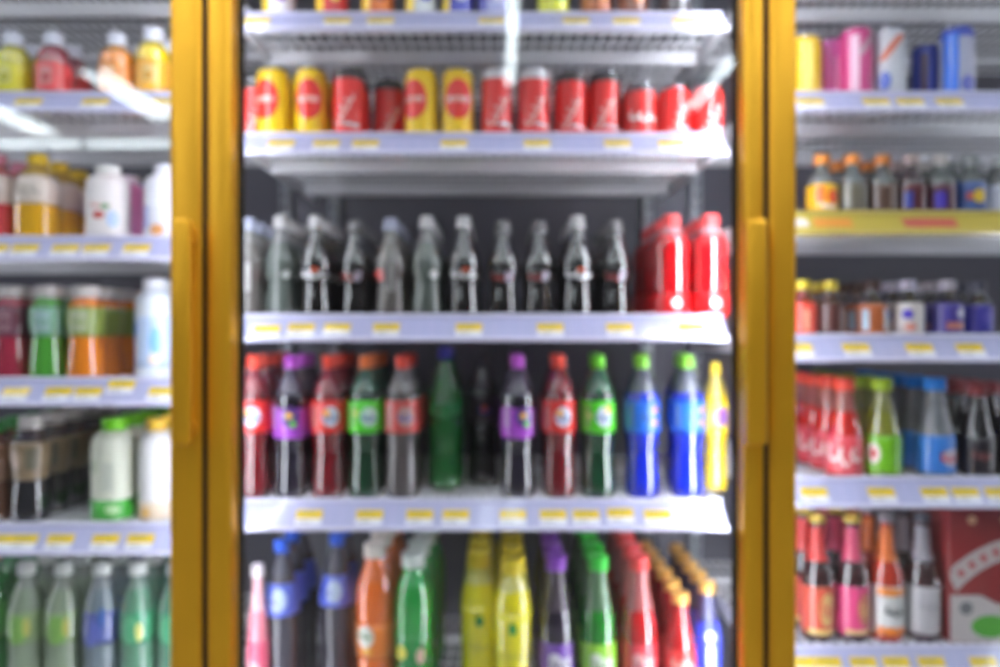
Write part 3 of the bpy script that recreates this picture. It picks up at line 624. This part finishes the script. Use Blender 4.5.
GROUPS = D(L1='small juice bottles', L2='square juice and milk bottles', L3='waisted juice bottles', L4='tea and soy bottles', L5='pale water bottles',
           C1='cans on the top shelf', C2='cans in the middle door', C3='glass cola bottles', C4='coloured sodas', C5='tall bottles on the lowest shelf',
           R1='pink and blue cans', R2='tonic bottles above the yellow strip', R3='small tonic bottles', R4='capped glass bottles', R5='gold capped bottles')

# --- left door
col('L1', 'yellow_juice', 14, 2, 'bottle', 'small yellow juice bottle with white cap beside the red juice bottle', 'white capped yellow juice bottle', 'the small yellow juice bottle')
col('L1', 'red_juice', 54, 2, 'bottle', 'small red juice bottle with white cap and pink red label', 'white capped red juice bottle', 'the small red juice bottle')
col('L1', 'orange_juice', 117, 2, 'bottle', 'small orange juice bottle with white cap beside the taller yellow one', 'white capped orange juice bottle', 'the small orange juice bottle')
col('L1', 'mango_juice', 153, 2, 'bottle', 'taller yellow juice bottle with orange label against the gold frame', 'white capped mango yellow bottle', 'the taller yellow juice bottle')
col('L2', 'guava_square', -3, 3, 'bottle', 'square red juice bottle with cream label and pink cap on the milk shelf', 'pink capped red juice bottle', 'the square red juice bottle', gap=.004)
col('L2', 'honey_square', 38, 5, 'bottle', 'square golden juice bottle with cream label and yellow cap', 'yellow capped golden juice bottle', 'the square golden juice bottle', gap=.004)
col('L2', 'strawberry_milk', 108, 3, 'bottle', 'white milk bottle with a red strawberry spot on its label', keys=['strawberry_milk', 'pink_milk', 'purple_milk'], short='plain pastel milk bottle', ref='the strawberry milk bottle')
col('L2', 'white_milk', 166, 2, 'bottle', 'white milk bottle with lavender band beside the gold handle', 'white milk bottle', 'the lavender banded milk bottle')
col('L3', 'berry_waist', 12, 3, 'bottle', 'dark berry red juice bottle with wide white cap', 'berry red bottle', 'the front berry red juice bottle', gap=.004)
col('L3', 'green_waist', 49, 3, 'bottle', 'bright green juice bottle with wide white cap and pale blue label', 'green juice bottle', 'the front bright green juice bottle', gap=.004)
col('L3', 'orange_waist', 86, 5, 'bottle', 'orange juice bottle with green label and wide white cap', 'orange juice bottle', 'the front green labelled orange juice bottle', gap=.004)
col('L3', 'white_tall', 155, 3, 'bottle', 'white yogurt drink bottle with blue print and white cap', 'white yogurt drink bottle', 'the front blue printed yogurt bottle', gap=.004)
col('L4', 'tea_brown', -6, 4, 'bottle', 'brown tea bottle with green cap beside the dark tea bottle', 'green capped brown tea bottle', 'the front brown tea bottle', gap=.004)
col('L4', 'tea_dark', 31, 5, 'bottle', 'dark tea bottle with white cap and tan label at the front', 'white capped dark tea bottle', 'the front dark tea bottle', gap=.004)
col('L4', 'soy_green', 114, 5, 'bottle', 'cream soy milk bottle with lime green cap and green foot band', 'lime capped soy milk bottle', 'the front lime capped bottle', gap=.004)
col('L4', 'soy_yellow', 158, 4, 'bottle', 'white soy milk bottle with yellow cap beside the gold frame', 'yellow capped soy milk bottle', 'the front yellow capped bottle', gap=.004)
col('L5', 'orange_green', -10, 4, 'bottle', 'green bottle with orange cap beside the pale green water bottles', 'orange capped green bottle', 'the front orange capped bottle', gap=.004)
col('L5', 'pale_green', 27, 4, 'bottle', 'pale green water bottle next to the orange capped green bottle', 'white capped pale green bottle', 'the one beside the orange capped bottle', gap=.004)
col('L5', 'pale_green', 64, 4, 'bottle', 'pale green water bottle next to the blue labelled bottle', 'white capped pale green bottle', 'the one beside the blue labelled bottle', gap=.004)
col('L5', 'pale_blue', 102, 4, 'bottle', 'pale water bottle with a blue label and white cap', 'blue labelled water bottle', 'the front blue labelled bottle', gap=.004)
col('L5', 'deep_green', 138, 4, 'bottle', 'deeper green bottle with yellow spot beside the blue labelled water', 'white capped deep green bottle', 'the yellow spotted green bottle', gap=.004)
col('L5', 'deep_green', 176, 3, 'bottle', 'deeper green bottle half hidden by the gold frame', 'white capped deep green bottle', 'the one half hidden by the frame', gap=.004)

# --- middle door, top shelf
for key, px, lb in (('white_yellow', 279, 'white and purple can with yellow edge at the frame end of the top shelf'), ('red_yellow', 332, 'red can with yellow edge on the top shelf'), ('orange', 378, 'orange can with yellow edge on the top shelf'),
                    ('white_blue', 421, 'white can with blue print on the top shelf'), ('blue', 458, 'dark blue can with yellow edge on the top shelf'), ('lavender', 494, 'pale lavender can beside the yellow green can on the top shelf'), ('lime', 553, 'yellow green can on the top shelf'),
                    ('amber', 596, 'amber brown can beside the yellow green can on the top shelf'), ('brown', 632, 'darker brown can with orange spot on the top shelf'), ('black', 676, 'black can at the handle end of the top shelf')):
    col('C1', 'top_' + key, px, 1, 'can', lb)
# cans
col('C2', 'dim_red_can', 254, 1, 'can', 'dark red can set back beside the first yellow can', k0=1)
col('C2', 'yellow_can', 273, 2, 'can', 'yellow can with red circle nearest the hinge frame', 'yellow can', 'the yellow can at the hinge frame')
col('C2', 'yellow_can_turned', 311, 2, 'can', 'yellow can with red circle beside the black topped red can', 'yellow can', 'the yellow can beside the black topped can')
col('C2', 'red_dark_can', 349, 2, 'can', 'red can with black top between a yellow can and a gap', 'black topped red can', 'the red can before the gap')
col('C2', 'dim_red_can', 389, 2, 'can', 'dim red can set far back in the gap between yellow cans', 'dim red can', 'the can set back in the gap', k0=1)
col('C2', 'yellow_can', 421, 2, 'can', 'yellow can with red circle just after the gap', 'yellow can', 'the yellow can just after the gap')
col('C2', 'yellow_can_turned', 458, 2, 'can', 'yellow can with red circle beside a silver topped red can', 'yellow can', 'the yellow can beside the silver topped can')
col('C2', 'red_silver_can', 497, 2, 'can', 'red can with silver top under the mirrored tube light', 'silver topped red can', 'the can under the mirrored light')
col('C2', 'red_silver_can', 534, 2, 'can', 'red can with silver top beside the dark topped red cans', 'silver topped red can', 'the one beside the dark topped cans')
col('C2', 'red_dark_can', 571, 2, 'can', 'red can with dark top beside a silver topped red can', 'dark topped red can', 'the one beside the silver topped can', y0=.03)
col('C2', 'red_dark_can', 605, 2, 'can', 'red can with dark top beside the short silver topped can', 'dark topped red can', 'the one beside the short can', y0=.03)
col('C2', 'short_silver_can', 640, 2, 'can', 'short red can with grey silver top among taller cans', 'short grey topped can', 'the short grey topped can', k0=0)
col('C2', 'red_can', 674, 3, 'can', 'short all red can beside the short grey topped can', 'short red can', 'the all red can')
col('C2', 'red_can', 707, 3, 'can', 'short all red can at the handle end of its shelf', 'short red can', 'the all red can at the handle end')
# glass bottles
c3 = [('grey_red', 249, 'greyish glass bottle with red label against the hinge frame', 'grey glass bottle', 'the red labelled one at the frame'),
      ('grey_glass', 281, 'clear grey green glass bottle beside the hinge frame bottle', 'clear grey bottle', 'the clear one near the frame'),
      ('cola_white', 316, 'dark cola bottle with white script, nearest white scripted one to the hinge frame', 'white scripted cola bottle', 'the white scripted one nearest the frame'),
      ('cola_dark', 355, 'black cola bottle with pale stripe between white scripted and red labelled bottles', 'black cola bottle', 'the pale striped one nearest the frame'),
      ('grey_red', 391, 'greyish glass bottle with red label in the middle of the cola row', 'grey glass bottle', 'the red labelled one amid the colas'),
      ('grey_glass', 427, 'clear grey green glass bottle in the middle of the cola row', 'clear grey bottle', 'the clear one amid the colas'),
      ('cola_white', 464, 'dark cola bottle with white script beside the clear bottle mid row', 'white scripted cola bottle', 'the white scripted one mid row'),
      ('cola_dark', 503, 'black cola bottle with pale stripe, fourth from the red bottles', 'black cola bottle', 'the fourth from the red bottles'),
      ('cola_dark', 539, 'black cola bottle with pale stripe, third from the red bottles', 'black cola bottle', 'the third from the red bottles'),
      ('cola_white', 577, 'dark cola bottle with white script, second from the red bottles', 'white scripted cola bottle', 'the second from the red bottles'),
      ('cola_dark', 615, 'black cola bottle with pale stripe, right next to the red bottles', 'black cola bottle', 'the one touching the red bottles')]
c3[-1] = ('cola_dark', 615, 'black cola bottle with pale stripe, directly beside the red bottles', 'black cola bottle', 'the one beside the red bottles')
for key, px, lb, sh, rf in c3: col('C3', key, px, 4, 'bottle', lb, sh, rf, y0=.03 if key == 'cola_dark' else .014)
col('C3', 'red_pet', 671, 4, 'bottle', 'red drink bottle with red cap beside the black cola bottle', 'red drink bottle', 'the one beside the cola', gap=.004)
col('C3', 'red_pet', 710, 4, 'bottle', 'red drink bottle with red cap at the handle end of the cola row', 'red drink bottle', 'the one at the handle end', gap=.004)
# coloured sodas
c4 = [('red_soda', 254, 4, 0, 'red soda with red cap standing at the hinge frame on the coloured soda shelf', 'red soda', 'the red one at the frame'),
      ('grape_soda', 291, 3, 0, 'purple labelled dark soda standing between the two red sodas near the hinge frame', 'purple labelled soda', 'the one between two red sodas'),
      ('red_soda', 329, 4, 0, 'red soda between the purple labelled soda and the orange capped green soda', 'red soda', 'the one beside the orange capped soda'),
      ('green_orange_cap', 366, 4, 0, 'dark green soda with orange cap and bright green label', 'orange capped green soda', 'the orange capped one'),
      ('cola_grey', 402, 3, 0, 'greyish bottle with red cap and faded red label', 'faded red labelled bottle', 'the faded red labelled one'),
      ('big_green', 445, 2, 1, 'big plain green bottle with blue cap set back on the soda shelf', 'big green bottle', 'the plain green one'),
      ('black_cola', 482, 3, 2, 'black bottle set back in shadow beside the purple labelled soda', 'black bottle', 'the black one set back'),
      ('grape_soda', 518, 4, 0, 'purple labelled dark soda with purple cap next to the black set back bottle', 'purple labelled soda', 'the one beside the black bottle'),
      ('red_soda', 559, 3, 0, 'red soda between the purple labelled soda and the lime capped green soda', 'red soda', 'the one beside the lime capped soda'),
      ('green_soda', 598, 3, 0, 'dark green soda with lime cap and bright green label beside the blue sodas', 'lime capped green soda', 'the lime capped one'),
      ('blue_soda', 642, 3, 0, 'bright blue soda with lime cap beside the green soda', 'bright blue soda', 'the blue one beside the green soda'),
      ('blue_soda', 687, 3, 0, 'bright blue soda with lime cap at the handle end of the shelf', 'bright blue soda', 'the blue one at the handle end')]
for key, px, n, k0, lb, sh, rf in c4: col('C4', key, px, n, 'bottle', lb, sh, rf, k0=k0, drift=D(red_soda=.002, green_soda=.006, blue_soda=.01).get(key, 0.) if px > 550 else 0.)
col('C4', 'yellow_pet', 715, 1, 'bottle', 'slim yellow bottle tucked behind the last blue soda by the frame', y0=.09)
# lowest shelf
col('C5', 'pink_slim', 258, 1, 'bottle', 'slim pink bottle squeezed against the hinge frame on the lowest shelf', y0=.008)
col('C5', 'blue_water', 282, 3, 'bottle', 'clear bottle with blue cap and blue label near the hinge frame', 'blue capped clear bottle', 'the blue labelled one near the frame', y0=.036)
col('C5', 'blue_water', 337, 2, 'bottle', 'clear bottle with blue cap and blue label beside the orange soda', 'blue capped clear bottle', 'the one beside the orange soda', k0=1)
col('C5', 'orange_soda', 375, 4, 'bottle', 'tall orange soda bottle with white cap', 'tall orange soda', 'the front orange soda', gap=.010)
col('C5', 'green_pop', 413, 4, 'bottle', 'tall bright green soda bottle with white cap', 'tall bright green soda', 'the front bright green soda', gap=.010, drift=.003)
col('C5', 'lemon_soda', 479, 5, 'bottle', 'tall yellow soda with yellow cap, the one nearer the bright green soda', 'tall yellow soda', 'the one nearer the green soda', y0=.056, gap=.014)
col('C5', 'lemon_soda', 513, 5, 'bottle', 'tall yellow soda with green spot beside the purple capped bottle', 'tall yellow soda', 'the one beside the purple cap', gap=.014)
col('C5', 'purple_long', 556, 5, 'bottle', 'tall dark bottle with purple cap and purple label', 'purple capped bottle', 'the front purple capped bottle', gap=.014)
col('C5', 'green_long', 598, 5, 'bottle', 'tall green bottle with green cap and pale label', 'green capped bottle', 'the front green capped bottle', gap=.014)
col('C5', 'red_long', 639, 5, 'bottle', 'tall red bottle with red cap and pink red label', 'red capped bottle', 'the front red capped bottle', gap=.014)
col('C5', 'gold_cap_red', 682, 6, 'bottle', 'red bottle with gold cap in front of the gold capped line', 'gold capped red bottle', 'the front gold capped red bottle', y0=.0, gap=.010) if False else None
col('C5', 'gold_cap_red', 680, 6, 'bottle', 'red bottle with gold cap beside the tall red capped bottle', 'gold capped red bottle', 'the front gold capped red bottle', gap=.012)
col('C5', 'gold_cap_blue', 707, 5, 'bottle', 'bottle with gold cap and blue label at the handle end of the lowest shelf', 'gold capped blue labelled bottle', 'the front blue labelled one', y0=.05, gap=.012)

# --- right door
col('R1', 'gold_can', 806, 1, 'can', 'golden yellow can touching the gold frame', 'golden can', 'the golden yellow can')
col('R1', 'slim_pink_can', 829, 1, 'can', 'slim light pink can beside the larger magenta can', y0=.058)
col('R1', 'dark_can', 818, 1, 'can', 'dark greyish brown can behind the golden yellow can', y0=.13)
col('R1', 'pink_can', 856, 1, 'can', 'magenta pink can with a pale stripe', 'magenta can', 'the magenta can')
col('R1', 'silver_can', 889, 3, 'can', 'silver white can with slanting orange mark', 'silver can', 'the orange marked silver can')
col('R1', 'slim_blue_can', 925, 1, 'can', 'slim dark blue can between the silver can and the wide blue can', y0=.06)
col('R1', 'blue_silver_can', 957, 1, 'can', 'blue edged silver can with blue top', 'blue edged can', 'the blue edged silver can')
r2 = [('tonic_orange', 822, 'small bottle with orange cap and yellow orange label', 'orange labelled bottle', 'the yellow orange labelled bottle'), ('tonic_clear', 852, 'small clear bottle with orange cap beside the yellow orange labelled one', 'orange capped clear bottle', 'the clear orange capped bottle'),
      ('tonic_brown', 882, 'small brown bottle with darker orange cap', 'brown bottle', 'the darker orange capped bottle'), ('tonic_maroon', 911, 'small maroon bottle with grey cap above the yellow strip', 'maroon bottle', 'the maroon bottle'),
      ('tonic_purple', 940, 'small bottle with purple label above the yellow strip', 'purple labelled bottle', 'the purple labelled tonic'), ('tonic_blue', 970, 'small bottle with blue label and yellow spot', 'blue labelled tonic', 'the yellow spotted blue tonic'), ('tonic_white', 999, 'small bottle with pale white label at the photo edge above the yellow strip', 'pale labelled bottle', 'the pale labelled tonic')]
for key, px, lb, sh, rf in r2: col('R2', key, px, 1 if key == 'tonic_orange' else 3, 'bottle', lb, sh, rf)
r3 = [('shot_red', 803, 'small red labelled bottle with yellow cap by the gold frame', 'red labelled shot bottle', 'the red labelled one'), ('shot_brown', 830, 'small brown bottle with dull yellow cap', 'brown shot bottle', 'the dull yellow capped one'), ('shot_orange', 872, 'small dark bottle with orange and white label', 'orange labelled shot bottle', 'the orange and white labelled one'),
      ('shot_white', 908, 'small bottle with white label and pale cap', 'white labelled shot bottle', 'the white labelled one'), ('shot_navy', 947, 'small bottle with navy and peach label', 'navy labelled shot bottle', 'the navy and peach labelled one'), ('shot_blue', 978, 'small dark bottle with blue label near the photo edge', 'blue labelled shot bottle', 'the dark blue labelled one')]
for key, px, lb, sh, rf in r3: col('R3', key, px, 3, 'bottle', lb, sh, rf)
col('R4', 'cone_red', 844, 6, 'bottle', 'red glass bottle with red cap and pink label at the front', 'red capped glass bottle', 'the front pink labelled bottle', gap=.004)
col('R4', 'cone_green', 882, 5, 'bottle', 'green labelled glass bottle with lime cap', 'lime capped glass bottle', 'the front green labelled bottle', gap=.004)
col('R4', 'cone_clear', 935, 5, 'bottle', 'clear glass bottle with blue cap and blue red label', 'blue capped glass bottle', 'the front blue capped bottle', gap=.004)
col('R4', 'cone_cola', 977, 5, 'bottle', 'dark glass bottle with dull red cap beside the blue capped one', 'dark glass bottle', 'the one beside the blue cap', gap=.004)
col('R4', 'cone_cola', 1010, 5, 'bottle', 'dark glass bottle with dull red cap cut off by the photo edge', 'dark glass bottle', 'the one at the photo edge', gap=.004)
r5 = [('beer_red', 817, 'dark bottle with gold cap and red gold label', 'red labelled bottle', 'the front red gold labelled bottle'), ('beer_pink', 852, 'dark bottle with gold cap and bright pink label', 'pink labelled bottle', 'the front bright pink labelled bottle'),
      ('beer_orange', 886, 'amber red bottle with orange neck and white label', 'orange necked bottle', 'the front orange necked bottle'), ('beer_white', 922, 'dark wine red bottle with pale grey label beside the red carton', 'pale labelled bottle', 'the front pale grey labelled bottle')]
for key, px, lb, sh, rf in r5: col('R5', key, px, 3, 'bottle', lb, sh, rf, gap=.01)

# red carton with arched ribbon
cx0, cx1 = wx(949, .115), wx(1045, .115); cz = DECK['R5']; ch = .236; cw = cx1 - cx0
ct = empty('drink_carton', ((cx0 + cx1) / 2, .115, cz), 'red cardboard carton with pale arched ribbon and green spot', 'carton')
mb = MB(); CR = paper((150, 48, 50)); mb.box(-cw / 2, cw / 2, 0, .14, 0, ch, CR, .002, 1); mb.build('box', ct)
mb = MB(); PALE = paper((206, 196, 196))
def cq(pts, mt, y=-.0008): mb.ngon([(x, y, z) for x, z in pts], mt)
cq([(-cw / 2 + .002, .002), (cw / 2 - .002, .002), (cw / 2 - .002, .07), (.0, .07), (-.03, .085), (-cw / 2 + .002, .085)], PALE)
arc = lambda r, k, n=16: [(.07 + r * math.cos(a), -.03 + r * math.sin(a)) for a in [PI * .775 + (PI * .475 - PI * .775) * i / n for i in range(n + 1)]]
o_, i_ = arc(.222, 0), arc(.187, 0)
o_ = [(max(-cw / 2 + .002, min(cw / 2 - .002, x)), z) for x, z in o_]; i_ = [(max(-cw / 2 + .002, min(cw / 2 - .002, x)), z) for x, z in i_]
for k in range(16): cq([i_[k], i_[k + 1], o_[k + 1], o_[k]], PALE, -.0010)
o2, i2 = arc(.212, 0), arc(.196, 0)
for k in range(16):
    if k % 2 == 0 and -cw / 2 + .004 < o2[k][0] < cw / 2 - .008: cq([i2[k], i2[k + 1], o2[k + 1], o2[k]], paper((196, 110, 110)), -.0014)
disc = lambda x, z, r, sx=1: [(x + sx * r * math.cos(2 * PI * i / 18), z + r * math.sin(2 * PI * i / 18)) for i in range(18)]
cq(disc(-.012, .03, .02, 1.7), paper((90, 176, 60)), -.0012); cq(disc(.02, .1, .03, 1.3), paper((150, 40, 44)), -.0016); cq(disc(-.055, .062, .012), paper((120, 120, 124)), -.0012)
for x in (-.045, .015, .07): cq(disc(x, ch - .018, .008), paper((236, 190, 150)), -.0012)
for f in range(len(mb.f)): mb.f[f] = mb.f[f] if True else mb.f[f]
mb.build('printed_front', ct)

# anything built only to learn its size and never placed is removed
for key, (fn, o) in KIND.items():
    if o is not None and 'fresh' in o:
        for c in [c for c in COL.objects if c.parent == o]: bpy.data.objects.remove(c)
        bpy.data.objects.remove(o)

# ------------------------------------------------------------------ camera
cd = bpy.data.cameras.new('camera'); cam = bpy.data.objects.new('camera', cd); COL.objects.link(cam)
cam.location = (0, CY, CZ); cam.rotation_euler = (PI / 2, 0, 0)
cd.sensor_width = 36; cd.lens = F / 1000 * 36; cd.clip_start = .02
cd.dof.use_dof = True; cd.dof.focus_distance = .62; cd.dof.aperture_fstop = 2.5
SC.camera = cam
vs = SC.view_settings
vs.view_transform = 'Standard'; vs.look = 'None'; vs.exposure = 0.; vs.gamma = 1.; vs.use_curve_mapping = False
SC.cycles.transparent_max_bounces = 24; SC.cycles.max_bounces = 8
